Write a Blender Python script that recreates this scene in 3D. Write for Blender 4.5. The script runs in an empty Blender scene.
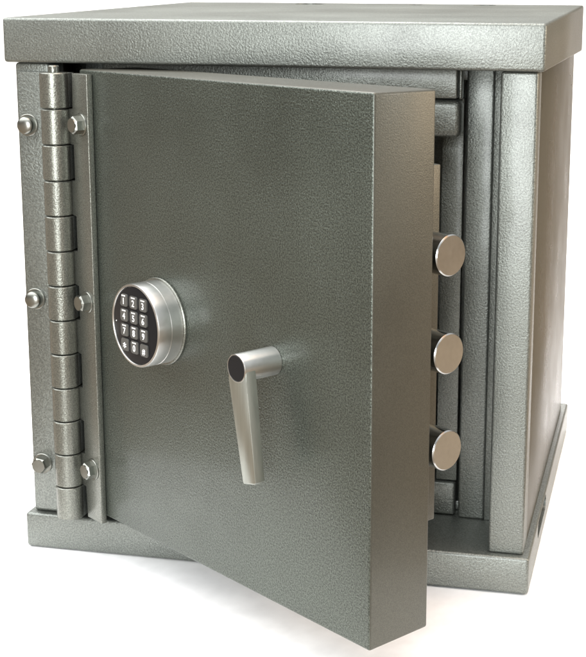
import bpy, bmesh, math
from mathutils import Vector, Matrix
S = bpy.context.scene
COL = S.collection
R = math.radians

# ---------------------------------------------------------------- dimensions (metres)
W, D = .4957, .4677            # body width, depth
HP = .036                      # base height
ZT = .486                      # underside of lid
LF, LB = .0418, .0564          # lid height at the front and at the back
OL, OF, OB = .0064, .0094, .0407
PL, PF, PB = .0063, .008, .036
T, L = .0639, .3697            # door thickness, length
ZD0, ZD1 = .0498, .4818
HX, HY, A = .0975, -.0346, .6061

# ---------------------------------------------------------------- materials
def nodes(name):
    m = bpy.data.materials.new(name); m.use_nodes = True
    nt = m.node_tree
    return m, nt, nt.nodes['Principled BSDF']

def ramp(nt, src, stops):
    r = nt.nodes.new('ShaderNodeValToRGB')
    nt.links.new(src, r.inputs[0])
    el = r.color_ramp.elements
    while len(el) < len(stops): el.new(.5)
    for e, (p, c) in zip(el, stops):
        e.position = p; e.color = (*c, 1)
    return r.outputs[0]

def paint(name, col, metal=.6, rough=.4, scale=1.0, bump=.35, fleck=.25, coat=.3, coat_rough=.2):
    """hammered grey enamel: orange-peel dimples, fine flecks, slight rubbing"""
    m, nt, p = nodes(name)
    N, Lk = nt.nodes, nt.links
    tc = N.new('ShaderNodeTexCoord')
    vo = N.new('ShaderNodeTexNoise'); vo.inputs['Scale'].default_value = 640*scale
    vo.inputs['Detail'].default_value = 2.5; vo.inputs['Roughness'].default_value = .55
    Lk.new(tc.outputs['Object'], vo.inputs['Vector'])
    big = N.new('ShaderNodeTexNoise'); big.inputs['Scale'].default_value = 7
    big.inputs['Detail'].default_value = 5
    Lk.new(tc.outputs['Object'], big.inputs['Vector'])
    fl = N.new('ShaderNodeTexNoise'); fl.inputs['Scale'].default_value = 900*scale
    fl.inputs['Detail'].default_value = 1
    Lk.new(tc.outputs['Object'], fl.inputs['Vector'])
    c0 = [c*(1-fleck) for c in col]; c1 = [c*(1+fleck) for c in col]
    base = ramp(nt, fl.outputs['Fac'], [(.36, c0), (.5, col), (.66, c1)])
    mx = N.new('ShaderNodeMix'); mx.data_type = 'RGBA'; mx.blend_type = 'MULTIPLY'
    mx.inputs[0].default_value = 1
    Lk.new(base, mx.inputs[6])
    Lk.new(ramp(nt, big.outputs['Fac'], [(.3, (.9, .9, .9)), (.7, (1.06, 1.06, 1.06))]), mx.inputs[7])
    Lk.new(mx.outputs[2], p.inputs['Base Color'])
    p.inputs['Metallic'].default_value = metal
    rr = N.new('ShaderNodeMapRange'); rr.inputs[1].default_value = .3; rr.inputs[2].default_value = .7; rr.inputs[3].default_value = rough-.06; rr.inputs[4].default_value = rough+.06
    Lk.new(big.outputs['Fac'], rr.inputs[0]); Lk.new(rr.outputs[0], p.inputs['Roughness'])
    b = N.new('ShaderNodeBump'); b.inputs['Strength'].default_value = bump
    b.inputs['Distance'].default_value = .0011
    # the paint pools and thins: dimple depth varies over each panel
    md = N.new('ShaderNodeTexNoise'); md.inputs['Scale'].default_value = 22; md.inputs['Detail'].default_value = 3
    Lk.new(tc.outputs['Object'], md.inputs['Vector'])
    mm_ = N.new('ShaderNodeMapRange'); mm_.inputs[1].default_value = .35; mm_.inputs[2].default_value = .65
    mm_.inputs[3].default_value = bump*.6; mm_.inputs[4].default_value = min(1, bump*1.35)
    Lk.new(md.outputs['Fac'], mm_.inputs[0]); Lk.new(mm_.outputs[0], b.inputs['Strength'])
    Lk.new(vo.outputs['Fac'], b.inputs['Height'])
    Lk.new(b.outputs[0], p.inputs['Normal'])
    p.inputs['Coat Weight'].default_value = coat; p.inputs['Coat Roughness'].default_value = coat_rough
    return m

def steel(name, col, rough, aniso_axis=None, bump=.06, var=.04):
    m, nt, p = nodes(name)
    N, Lk = nt.nodes, nt.links
    tc = N.new('ShaderNodeTexCoord')
    mp = N.new('ShaderNodeMapping')
    mp.inputs['Scale'].default_value = aniso_axis or (1, 1, 1)
    Lk.new(tc.outputs['Object'], mp.inputs[0])
    no = N.new('ShaderNodeTexNoise'); no.inputs['Scale'].default_value = 260
    no.inputs['Detail'].default_value = 4
    Lk.new(mp.outputs[0], no.inputs['Vector'])
    Lk.new(ramp(nt, no.outputs['Fac'], [(.3, [c*(1-var) for c in col]), (.7, [min(1, c*(1+var)) for c in col])]), p.inputs['Base Color'])
    p.inputs['Metallic'].default_value = 1
    rr = N.new('ShaderNodeMapRange'); rr.inputs[3].default_value = rough-.03; rr.inputs[4].default_value = rough+.03
    Lk.new(no.outputs['Fac'], rr.inputs[0]); Lk.new(rr.outputs[0], p.inputs['Roughness'])
    b = N.new('ShaderNodeBump'); b.inputs['Strength'].default_value = bump; b.inputs['Distance'].default_value = .0005
    Lk.new(no.outputs['Fac'], b.inputs['Height']); Lk.new(b.outputs[0], p.inputs['Normal'])
    return m

def plain(name, col, rough=.5, metal=0, spec=.5):
    m, nt, p = nodes(name)
    no = nt.nodes.new('ShaderNodeTexNoise'); no.inputs['Scale'].default_value = 60
    no.inputs['Detail'].default_value = 3
    nt.links.new(ramp(nt, no.outputs['Fac'], [(.3, [c*.93 for c in col]), (.7, [min(1, c*1.05) for c in col])]), p.inputs['Base Color'])
    p.inputs['Roughness'].default_value = rough; p.inputs['Metallic'].default_value = metal
    p.inputs['Specular IOR Level'].default_value = spec
    return m

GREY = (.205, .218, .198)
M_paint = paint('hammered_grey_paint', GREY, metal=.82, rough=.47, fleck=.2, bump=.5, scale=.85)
M_door = paint('hammered_grey_paint_shaded', (.094, .107, .090), metal=.75, rough=.42, bump=.62, fleck=.45, scale=.85, coat=.28, coat_rough=.18)  # body's paint again; the door's dimness is put into the colour
M_edge = paint('smooth_olive_grey_paint', (.092, .091, .074), metal=.6, rough=.45, bump=.16, fleck=.14, scale=1.2, coat=.15, coat_rough=.2)  # door's darkened colour, browner and smoother for the edges
M_side = paint('side_paint_brown_reflection', (.095, .088, .066), metal=.1, rough=.27, bump=.2, fleck=.15)  # same grey paint; brown reflected surroundings are put into the colour
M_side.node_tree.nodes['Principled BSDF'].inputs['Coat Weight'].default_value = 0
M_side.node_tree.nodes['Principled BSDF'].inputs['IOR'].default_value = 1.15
M_hinge = paint('painted_hinge_steel', (.20, .206, .18), metal=.8, rough=.34, bump=.3)
M_steel = steel('brushed_steel', (.74, .73, .71), .19, bump=.02)
M_bolt = steel('turned_bolt_steel', (.42, .425, .41), .2, bump=.01)
_nt = M_bolt.node_tree                                   # lathe rings round the bolt's own axis
_w = _nt.nodes.new('ShaderNodeTexWave'); _w.wave_type = 'RINGS'; _w.rings_direction = 'Z'
_w.inputs['Scale'].default_value = 420; _w.inputs['Distortion'].default_value = 1.2; _w.inputs['Detail'].default_value = 2
_nt.links.new(_nt.nodes['Texture Coordinate'].outputs['Object'], _w.inputs['Vector'])
_b = _nt.nodes['Bump']; _b.inputs['Strength'].default_value = .12; _b.inputs['Distance'].default_value = .0002
_nt.links.new(_w.outputs['Fac'], _b.inputs['Height'])
M_turned = steel('turned_steel', (.58, .58, .56), .34, bump=.004, var=.02)   # turned on a lathe: fine grooves round the axis
_nt = M_turned.node_tree; _p = _nt.nodes['Principled BSDF']
_t = _nt.nodes.new('ShaderNodeTangent'); _t.direction_type = 'RADIAL'; _t.axis = 'Z'
_nt.links.new(_t.outputs[0], _p.inputs['Tangent'])
_p.inputs['Anisotropic'].default_value = .7; _p.inputs['Anisotropic Rotation'].default_value = .25
M_plated = steel('zinc_plated_steel', (.27, .275, .25), .3)
M_lever = steel('brushed_lever_steel', (.40, .42, .385), .42, (1, 1, .06), bump=.03, var=.08)
_nt = M_lever.node_tree; _t = _nt.nodes.new('ShaderNodeTangent'); _t.direction_type = 'RADIAL'; _t.axis = 'Z'
_nt.links.new(_t.outputs[0], _nt.nodes['Principled BSDF'].inputs['Tangent'])
_nt.nodes['Principled BSDF'].inputs['Anisotropic'].default_value = .8      # brushed lengthwise
M_black = plain('black_plastic', (.009, .009, .010), .4, spec=.2)
M_dark = plain('dark_hole', (.01, .01, .01), .7)
M_key = plain('smoked_key_plastic', (.075, .075, .07), .3, spec=.5)
M_white = plain('white_key_print', (.85, .85, .83), .5)
M_floor = plain('white_paper', (.95, .95, .95), .9, spec=0)

# ---------------------------------------------------------------- mesh helpers
def link(name, bm, mats, parent=None, matrix=None, smooth=True):
    bmesh.ops.recalc_face_normals(bm, faces=bm.faces)
    me = bpy.data.meshes.new(name); bm.to_mesh(me); bm.free()
    for m in (mats if isinstance(mats, (list, tuple)) else [mats]): me.materials.append(m)
    o = bpy.data.objects.new(name, me); COL.objects.link(o)
    if smooth:
        for p in me.polygons: p.use_smooth = True
        me.set_sharp_from_angle(angle=R(35))
    if parent: o.parent = parent
    if matrix is not None: o.matrix_local = matrix
    return o

def box(bm, x0, x1, y0, y1, z0, z1, bev=.0015, seg=2, zf=None):
    """box; zf = top height at the y0 side if it slopes"""
    zf = z1 if zf is None else zf
    co = [(x0,y0,z0),(x1,y0,z0),(x1,y1,z0),(x0,y1,z0),(x0,y0,zf),(x1,y0,zf),(x1,y1,z1),(x0,y1,z1)]
    v = [bm.verts.new(c) for c in co]
    fs = [bm.faces.new([v[i] for i in f]) for f in ((0,3,2,1),(4,5,6,7),(0,1,5,4),(1,2,6,5),(2,3,7,6),(3,0,4,7))]
    if bev:
        es = list({e for f in fs for e in f.edges})
        bmesh.ops.bevel(bm, geom=es, offset=bev, segments=seg, profile=.5, affect='EDGES', clamp_overlap=True)

def prof(bm, axis_m, rings, n=48, cap0=True, cap1=True, mat=0):
    """lathe: rings = [(radius, height)], along local z of axis_m"""
    rs = []
    for r, h in rings:
        rs.append([bm.verts.new(axis_m @ Vector((r*math.cos(2*math.pi*i/n), r*math.sin(2*math.pi*i/n), h))) for i in range(n)])
    for a, b in zip(rs, rs[1:]):
        for i in range(n):
            f = bm.faces.new([a[i], a[(i+1) % n], b[(i+1) % n], b[i]]); f.material_index = mat
    if cap0: bm.faces.new(rs[0]).material_index = mat
    if cap1: bm.faces.new(rs[-1]).material_index = mat

def prism(bm, outline, z0, z1, m=Matrix(), bev=0, mat=0):
    a = [bm.verts.new(m @ Vector((x, y, z0))) for x, y in outline]
    b = [bm.verts.new(m @ Vector((x, y, z1))) for x, y in outline]
    n = len(a)
    fs = [bm.faces.new([a[i], a[(i+1) % n], b[(i+1) % n], b[i]]) for i in range(n)]
    fs += [bm.faces.new(a), bm.faces.new(b)]
    for f in fs: f.material_index = mat
    if bev:
        es = list({e for f in fs[-2:] for e in f.edges})
        bmesh.ops.bevel(bm, geom=es, offset=bev, segments=2, profile=.5, affect='EDGES')

def rrect(w, h, r, n=5):
    o = []
    for cx, cy, a0 in ((w/2-r, h/2-r, 0), (-w/2+r, h/2-r, 90), (-w/2+r, -h/2+r, 180), (w/2-r, -h/2+r, 270)):
        for i in range(n+1):
            a = R(a0+90*i/n); o.append((cx+r*math.cos(a), cy+r*math.sin(a)))
    return o

def cut(obj, cutter_bm):
    me = bpy.data.meshes.new('cutter'); bmesh.ops.recalc_face_normals(cutter_bm, faces=cutter_bm.faces)
    cutter_bm.to_mesh(me); cutter_bm.free()
    c = bpy.data.objects.new('cutter', me); COL.objects.link(c); c.matrix_world = obj.matrix_world.copy()
    md = obj.modifiers.new('b', 'BOOLEAN'); md.object = c; md.operation = 'DIFFERENCE'; md.solver = 'EXACT'
    bpy.context.view_layer.update()
    new = bpy.data.meshes.new_from_object(obj.evaluated_get(bpy.context.evaluated_depsgraph_get()))
    obj.modifiers.clear(); obj.data = new
    for p in new.polygons: p.use_smooth = True
    new.set_sharp_from_angle(angle=R(35))
    bpy.data.objects.remove(c)

def empty(name, parent=None):
    o = bpy.data.objects.new(name, None); COL.objects.link(o); o.empty_display_size = .05
    if parent: o.parent = parent
    return o

I4 = Matrix()
DOOR = Matrix.Translation((HX, HY, 0)) @ Matrix.Rotation(-A, 4, 'Z')    # local x along door, y = into the door, z up
def dpt(s, t, z): return DOOR @ Vector((s, t, z))
OUT = DOOR @ Matrix.Rotation(R(90), 4, 'X')   # local x along door, y up, z = out of the door face

# ================================================================ the safe
safe = empty('safe')
safe['label'] = 'small grey hammered steel safe, thick door ajar with round keypad and lever'
safe['category'] = 'safe'

# ---- body: hollow shell
bm = bmesh.new()
box(bm, .0125, W-.0125, D-.014, D-.002, HP, ZT, .001)
box(bm, .0125, W-.0125, .1, D-.0145, HP+.0005, HP+.010, .001)
box(bm, .0125, W-.0125, .1, D-.0145, ZT-.014, ZT-.001, .001)
link('body', bm, M_paint, safe)
for x0, x1 in ((W-.012, W-.0003), (.0003, .012)):
    bm = bmesh.new(); box(bm, x0, x1, .0345, D, HP, ZT, .001)
    link('side_panel', bm, M_side, safe)

# ---- front frame: two folded posts
for x0, x1 in ((0, .0345), (.4625, W)):
    bm = bmesh.new(); box(bm, x0, x1, 0, .034, HP, ZT, .0028, 4)
    link('frame_post', bm, M_paint, safe)
# ---- jamb: the stepped strips inside the opening
bm = bmesh.new()
box(bm, .4215, .4480, .0795, .098, HP, ZT, .0025, 3)
box(bm, .4480, .4620, .079, .098, HP, ZT, .001)
link('door_jamb', bm, M_paint, safe)
bm = bmesh.new()
box(bm, .0350, .0720, .0795, .098, HP, ZT, .0025, 3)
link('door_jamb', bm, M_paint, safe)
bm = bmesh.new()
box(bm, .3972, .4182, .089, .097, .0715, ZT-.03, .0012)
link('inner_jamb', bm, M_paint, safe)
bm = bmesh.new()
box(bm, .385, .4178, .083, .094, HP+.0005, .0705, .003, 3)
link('jamb_foot', bm, M_paint, safe)
# ---- header over the opening with the rounded rail under it
bm = bmesh.new()
box(bm, .0725, .4190, .0365, .0480, .4585, ZT, .002, 3)
box(bm, .4202, .4232, .0365, .0480, .4585, ZT, .0013, 3)
link('header', bm, M_paint, safe)
bm = bmesh.new()
box(bm, .0730, .4225, .0372, .062, .4228, .4575, .0062, 5)
link('header_rail', bm, M_paint, safe)

# ---- base
bm = bmesh.new()
box(bm, -PL, W+PL, -PF, D+PB, 0, HP, .0032, 4)
base = link('base', bm, M_paint, safe)
cb = bmesh.new()
prism(cb, rrect(.094, .0165, .008, 6), -.05, .03, Matrix.Translation((W+PL-.02+.01, .131, .0255)) @ Matrix.Rotation(R(90), 4, 'Z') @ Matrix.Rotation(R(90), 4, 'X'))
cut(base, cb)

# ---- lid
bm = bmesh.new()
box(bm, -OL, W+OL, -OF, D+OB, ZT+.0005, ZT+LB, .0028, 4, zf=ZT+LF)
lid = link('lid', bm, M_paint, safe)
cb = bmesh.new()
for x, y, r in ((.165, .470, .018), (.300, .470, .008), (.385, .470, .014)):
    prof(cb, Matrix.Translation((x, y, .52)), [(r, 0), (r, .05)], 24)
cut(lid, cb)

# ---- door slab
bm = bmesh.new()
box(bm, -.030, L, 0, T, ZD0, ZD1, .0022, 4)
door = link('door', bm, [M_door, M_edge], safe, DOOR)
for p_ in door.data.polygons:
    if p_.normal.y > -.8: p_.material_index = 1       # folded returns: smoother and browner than the front
bm = bmesh.new()
box(bm, .0, L-.0275, T+.0005, T+.0345, .125, .4205, .001)
boltbox = link('bolt_housing', bm, M_edge, door)
# locking bolts
PB_ = [.3535, .2750, .1955]
for z in PB_:
    bm = bmesh.new()
    mm = Matrix.Translation((L-.06, T+.0185, z)) @ Matrix.Rotation(R(90), 4, 'Y')
    r = .0165; e = .0610
    prof(bm, Matrix(), [(r, 0), (r, e-.0009), (r-.0009, e)], 64)
    link('locking_bolt', bm, M_bolt, door, mm)

# ---- hinge
BX, BY, BR = .0487, -.0195, .0134
hinge = empty('hinge', safe)
z0, z1 = .0417, .479; K = 13; kh = (z1-z0)/K
for k in range(K):
    bm = bmesh.new()
    zt = z1-k*kh; rr = BR*(1.0 if k % 2 == 0 else .985)
    g = .0005
    prof(bm, Matrix.Translation((BX, BY, 0)), [(rr-.0009, zt-kh+g), (rr, zt-kh+g+.0009), (rr, zt-g-.0009), (rr-.0009, zt-g)], 40)
    link('knuckle', bm, M_hinge, hinge)
bm = bmesh.new()
prof(bm, Matrix.Translation((BX, BY, 0)), [(.0052, z0-.001), (.0052, z1+.005), (.0044, z1+.006)], 24)
link('hinge_pin', bm, M_hinge, hinge)
# frame leaf, with tongues reaching the odd knuckles
bm = bmesh.new()
box(bm, .0045, .052, -.0045, -.0003, z0-.001, z1-.001, .0008)
for k in range(0, K, 2):
    zt = z1-k*kh; box(bm, .046, BX+.0135, BY+.001, -.0045, zt-kh+.0008, zt-.0008, .0008)
link('frame_leaf', bm, M_paint, hinge)
# door leaf (in the door's own plane), tongues reaching the even knuckles
bl = DOOR.inverted() @ Vector((BX, BY, 0))
bm = bmesh.new()
lx0 = bl.x+BR+.0035
out = [(-.0065, z1-.0008), (lx0, z1-.0008)]
xin = bl.x+.002
y = z1-.0008
pts = [(-.0065, z0+.002), (-.0065, z1-.0008)]
for k in range(K):
    zt = z1-k*kh; zb = zt-kh
    xe = lx0 if k % 2 == 0 else xin
    pts += [(xe, min(zt, z1-.0008)-(.0006 if k % 2 else -.0006)*(k > 0)), (xe, max(zb, z0+.002)+(.0006 if k % 2 else -.0006)*(k < K-1))]
prism(bm, pts, .0003, .0065, Matrix.Rotation(R(90), 4, 'X'), .0007)
link('door_leaf', bm, M_hinge, hinge, DOOR)
# bolts
def hexbolt(m, r=.0078, h=.0075, washer=True, dome=False):
    bm = bmesh.new()
    if washer: prof(bm, m, [(r*1.25, 0), (r*1.25, .0011), (r*1.18, .0016)], 32)
    zz = .0016 if washer else 0
    if dome:
        rings = [(r, zz), (r, zz+h*.55)] + [(r*math.cos(R(a)), zz+h*(.55+.45*math.sin(R(a)))) for a in (15, 30, 45, 60, 72)]
        prof(bm, m, rings, 32)
    else:
        prof(bm, m, [(r, zz), (r, zz+h-.0016), (r*.84, zz+h)], 6)
        prof(bm, m, [(r*.80, zz+h-.0008), (r*.78, zz+h+.0004)], 24)
    link('hinge_bolt', bm, M_plated, hinge)
for z, a_ in ((.4275, 12), (.258, 34), (.089, 50)):
    hexbolt(Matrix.Translation((.0135, -.0045, z)) @ Matrix.Rotation(R(90), 4, 'X') @ Matrix.Rotation(R(a_), 4, 'Z'), .0084, .0085, True, z > .1)
for z, a_ in ((.4315, 30), (.2635, 8), (.0965, 44)):
    hexbolt(OUT @ Matrix.Translation((-.0185, z, .0065)) @ Matrix.Rotation(R(a_), 4, 'Z'), .0084, .0085)

# ---- keypad lock
lock = empty('keypad_lock', safe)
KS, KZ = .0945, .2645
LK = OUT @ Matrix.Translation((KS, KZ, 0))
bm = bmesh.new()
prof(bm, Matrix(), [(.0374, .0023), (.0374, .0135), (.0368, .0138), (.0368, .0146), (.0374, .0149), (.0374, .0262), (.0368, .0272), (.0352, .0275), (.0346, .0266), (.0345, .0255)], 96)
link('lock_housing', bm, M_turned, lock, LK)
bm = bmesh.new(); prof(bm, LK, [(.0396, .0002), (.0396, .0015), (.0390, .0022), (.0372, .0022)], 96)
link('mounting_ring', bm, M_hinge, lock)
bm = bmesh.new()
prof(bm, LK, [(.0343, .0258), (.0343, .0268), (.0338, .0270)], 96)
link('keypad_face', bm, M_black, lock)

def text_faces(bm, ch, size, m, mat):
    cu = bpy.data.curves.new('t', 'FONT'); cu.body = ch; cu.size = size
    cu.align_x = 'CENTER'; cu.align_y = 'CENTER'; cu.extrude = .00012; cu.offset = size*.012
    o = bpy.data.objects.new('t', cu); COL.objects.link(o)
    bpy.context.view_layer.update()
    me = bpy.data.meshes.new_from_object(o.evaluated_get(bpy.context.evaluated_depsgraph_get()))
    bpy.data.objects.remove(o)
    me.transform(m)
    old = set(bm.faces)
    bm.from_mesh(me)
    for f in bm.faces:
        if f not in old: f.material_index = mat
    bpy.data.meshes.remove(me)

keys = '123456789*0#'
gx, gy = .0150, .0135
for i, ch in enumerate(keys):
    cx = (i % 3-1)*gx-.0005; cy = (1.5-i//3)*gy+.0006
    bm = bmesh.new()
    km = LK @ Matrix.Translation((cx, cy, 0))
    kw, kh_ = .0114, .0112
    pts = rrect(kw, kh_, .0022)
    if i == 0: pts = [(x+(.0022 if x < 0 and y > 0 else 0), y) for x, y in pts]
    prism(bm, pts, .0268, .0284, km, .0003, 0)
    big = .0082 if ch.isdigit() else .0115 if ch == '*' else .0078
    text_faces(bm, ch, big, km @ Matrix.Translation((0, -.0012 if ch != '*' else -.0030, .02855)), 1)
    if ch.isdigit():        # the unreadably small print over each numeral
        for dx in (-.0021, 0, .0021):
            prism(bm, [(x+dx, y+.0040) for x, y in rrect(.0014, .0013, .0003, 2)], .0284, .0286, km, 0, 1)
    o = link('key', bm, [M_key, M_white], lock, smooth=False)
bm = bmesh.new()
prof(bm, LK @ Matrix.Translation((-.0300, -.0005, .0269)), [(.0006, 0), (.0006, .0004)], 12)
link('indicator_dot', bm, M_white, lock)

# ---- handle
handle = empty('door_handle', safe)
HS, HZ = .2531, .2605; HL = .0375
HK = OUT @ Matrix.Translation((HS, HZ, 0))
bm = bmesh.new()
prof(bm, Matrix(), [(.0118, .0003), (.0118, HL-.0008), (.0114, HL-.0001), (.0108, HL-.0001), (.0107, HL-.001)], 64)
link('hub', bm, M_turned, handle, HK)
bm = bmesh.new()
prof(bm, HK, [(.0106, HL-.0012), (.0106, HL-.0005), (.0101, HL-.0001)], 48)
link('hub_cap', bm, M_black, handle)
bm = bmesh.new()
lev = [(-.0098, -.004), (-.0088, -.012), (.0094, -.092), (.0104, -.0936), (.0236, -.0915), (.0246, -.090), (.0138, -.010), (.0112, .0035)]
lev = [(-.0108, -.002), (-.0106, -.010), (.0060, -.0925), (.0072, -.0942), (.0212, -.0912), (.0222, -.0897), (.0126, -.010), (.0115, .002)]
prism(bm, lev, HL-.0105, HL-.0006, HK, .0008)
link('lever', bm, M_lever, handle)

# ================================================================ white sheet, wooden floor round it
def xl(y): return .0 + (y+.30)*(-.72/1.5)
def xr(y): return .60 - (y+.30)*.02
prof_yz = [(-.30, 0), (-.1, 0), (.3, 0), (.7, 0), (1.05, 0)]
rad = .45
for a in range(6, 91, 6):
    prof_yz.append((1.05+rad*math.sin(R(a)), rad*(1-math.cos(R(a)))))
prof_yz += [(1.5, .562)]
bm = bmesh.new(); prev = None; acc = -.30; last = (-.30, 0)
for y, z in prof_yz:
    acc += math.hypot(y-last[0], z-last[1]); last = (y, z)
    e = min(acc, 1.75)
    x0, x1 = xl(e)-.02, xr(min(acc, 1.2))
    cur = [bm.verts.new((x0+(x1-x0)*k/12, y, z-.0008)) for k in range(13)]
    if prev:
        for k in range(12): bm.faces.new([prev[k], prev[k+1], cur[k+1], cur[k]])
    prev = cur
bk = link('backdrop', bm, M_floor); bk['kind'] = 'structure'

m, nt, p = nodes('tan_wood_floor')
tc = nt.nodes.new('ShaderNodeTexCoord'); br = nt.nodes.new('ShaderNodeTexBrick')
br.inputs['Scale'].default_value = 1; br.inputs['Brick Width'].default_value = 1.4; br.inputs['Row Height'].default_value = .12
br.inputs['Mortar Size'].default_value = .0012
br.inputs['Color1'].default_value = (.20, .15, .10, 1); br.inputs['Color2'].default_value = (.16, .12, .08, 1); br.inputs['Mortar'].default_value = (.04, .03, .02, 1)
nt.links.new(tc.outputs['Object'], br.inputs['Vector'])
nt.links.new(br.outputs['Color'], p.inputs['Base Color']); p.inputs['Roughness'].default_value = .5
bm = bmesh.new()
f = bm.faces.new([bm.verts.new(c) for c in ((-40, -40, 0), (40, -40, 0), (40, 40, 0), (-40, 40, 0))])
fl = link('floor', bm, m, smooth=False); fl['kind'] = 'structure'; fl.location.z = -.006

# ================================================================ light
w = bpy.data.worlds.new('World'); S.world = w; w.use_nodes = True
nt = w.node_tree; bg = nt.nodes['Background']
tc = nt.nodes.new('ShaderNodeTexCoord'); sp = nt.nodes.new('ShaderNodeSeparateXYZ')
nt.links.new(tc.outputs['Generated'], sp.inputs[0])
c = ramp(nt, sp.outputs['Z'], [(0, (.20, .155, .11)), (.3, (.24, .22, .19)), (.7, (.95, .97, 1.0))])
# warm glow added near the zenith, for orange bands on lock and hub
nrm = nt.nodes.new('ShaderNodeVectorMath'); nrm.operation = 'NORMALIZE'; nt.links.new(tc.outputs['Generated'], nrm.inputs[0])
dot = nt.nodes.new('ShaderNodeVectorMath'); dot.operation = 'DOT_PRODUCT'; nt.links.new(nrm.outputs[0], dot.inputs[0])
dot.inputs[1].default_value = Vector((.33, .0, .94)).normalized()
mr = nt.nodes.new('ShaderNodeMapRange'); mr.inputs[1].default_value = .94; mr.inputs[2].default_value = .98
nt.links.new(dot.outputs['Value'], mr.inputs[0])
mxw = nt.nodes.new('ShaderNodeMix'); mxw.data_type = 'RGBA'
nt.links.new(mr.outputs[0], mxw.inputs[0]); nt.links.new(c, mxw.inputs[6]); mxw.inputs[7].default_value = (2.0, .95, .28, 1)
nt.links.new(mxw.outputs[2], bg.inputs[0]); bg.inputs[1].default_value = 1.0

def area(name, loc, aim, size, power, col, sy=None):
    l = bpy.data.lights.new(name, 'AREA'); l.energy = power; l.color = col; l.size = size
    if sy: l.shape = 'RECTANGLE'; l.size_y = sy
    o = bpy.data.objects.new(name, l); COL.objects.link(o); o.location = loc
    o.rotation_euler = (Vector(aim)-Vector(loc)).to_track_quat('-Z', 'Y').to_euler()
    return o
area('key_lamp', (.38, -2.3, .62), (.4, 0, .3), .8, 44, (.95, .98, 1), 1.15)
area('warm_side_fill', (2.4, .7, .9), (.5, .3, .25), .8, 15, (1, .76, .52))  # unseen fill, added to tan the right side panel
area('side_lamp', (1.75, -.08, .78), (.3, -.05, .27),   .26, 4.0, (.95, .98, 1))
area('backdrop_fill', (-.1, .75, 2.0), (-.05, 1.35, .3), .8, 22, (1, 1, 1))  # unseen fill, added to whiten the sheet behind the safe
sun = bpy.data.lights.new('top_fill', 'SUN'); sun.energy = 4.2; sun.angle = R(90)  # added overhead light, whitens the sheet and lifts its shadows
so = bpy.data.objects.new('top_fill', sun); COL.objects.link(so); so.rotation_euler = Vector((.35, .12, -1)).to_track_quat('-Z', 'Y').to_euler()

# ================================================================ camera
F, CX, CY = 1342.94, 369.48, 274.29
yaw, pitch, roll = .213, -.2012, .0077
cam = bpy.data.cameras.new('camera'); co = bpy.data.objects.new('camera', cam); COL.objects.link(co)
QJ = dict(f=1,)
fwd = Vector((-math.sin(yaw)*math.cos(pitch), math.cos(yaw)*math.cos(pitch), math.sin(pitch)))
r_ = Vector((math.cos(yaw), math.sin(yaw), 0)); u_ = r_.cross(fwd)
r2 = math.cos(roll)*r_+math.sin(roll)*u_; u2 = -math.sin(roll)*r_+math.cos(roll)*u_
co.matrix_world = Matrix(((r2.x, u2.x, -fwd.x, .603), (r2.y, u2.y, -fwd.y, -1.1881), (r2.z, u2.z, -fwd.z, .5462), (0, 0, 0, 1)))
cam.sensor_fit = 'VERTICAL'; cam.sensor_height = 24
cam.lens = F/657*24
cam.shift_x = (293-CX)/657; cam.shift_y = (CY-328.5)/657
cam.clip_start = .02; cam.clip_end = 500
S.camera = co
S.view_settings.view_transform = 'Standard'; S.view_settings.look = 'None'
S.view_settings.exposure = .2; S.view_settings.gamma = 1
S.render.resolution_x = 913; S.render.resolution_y = 1024
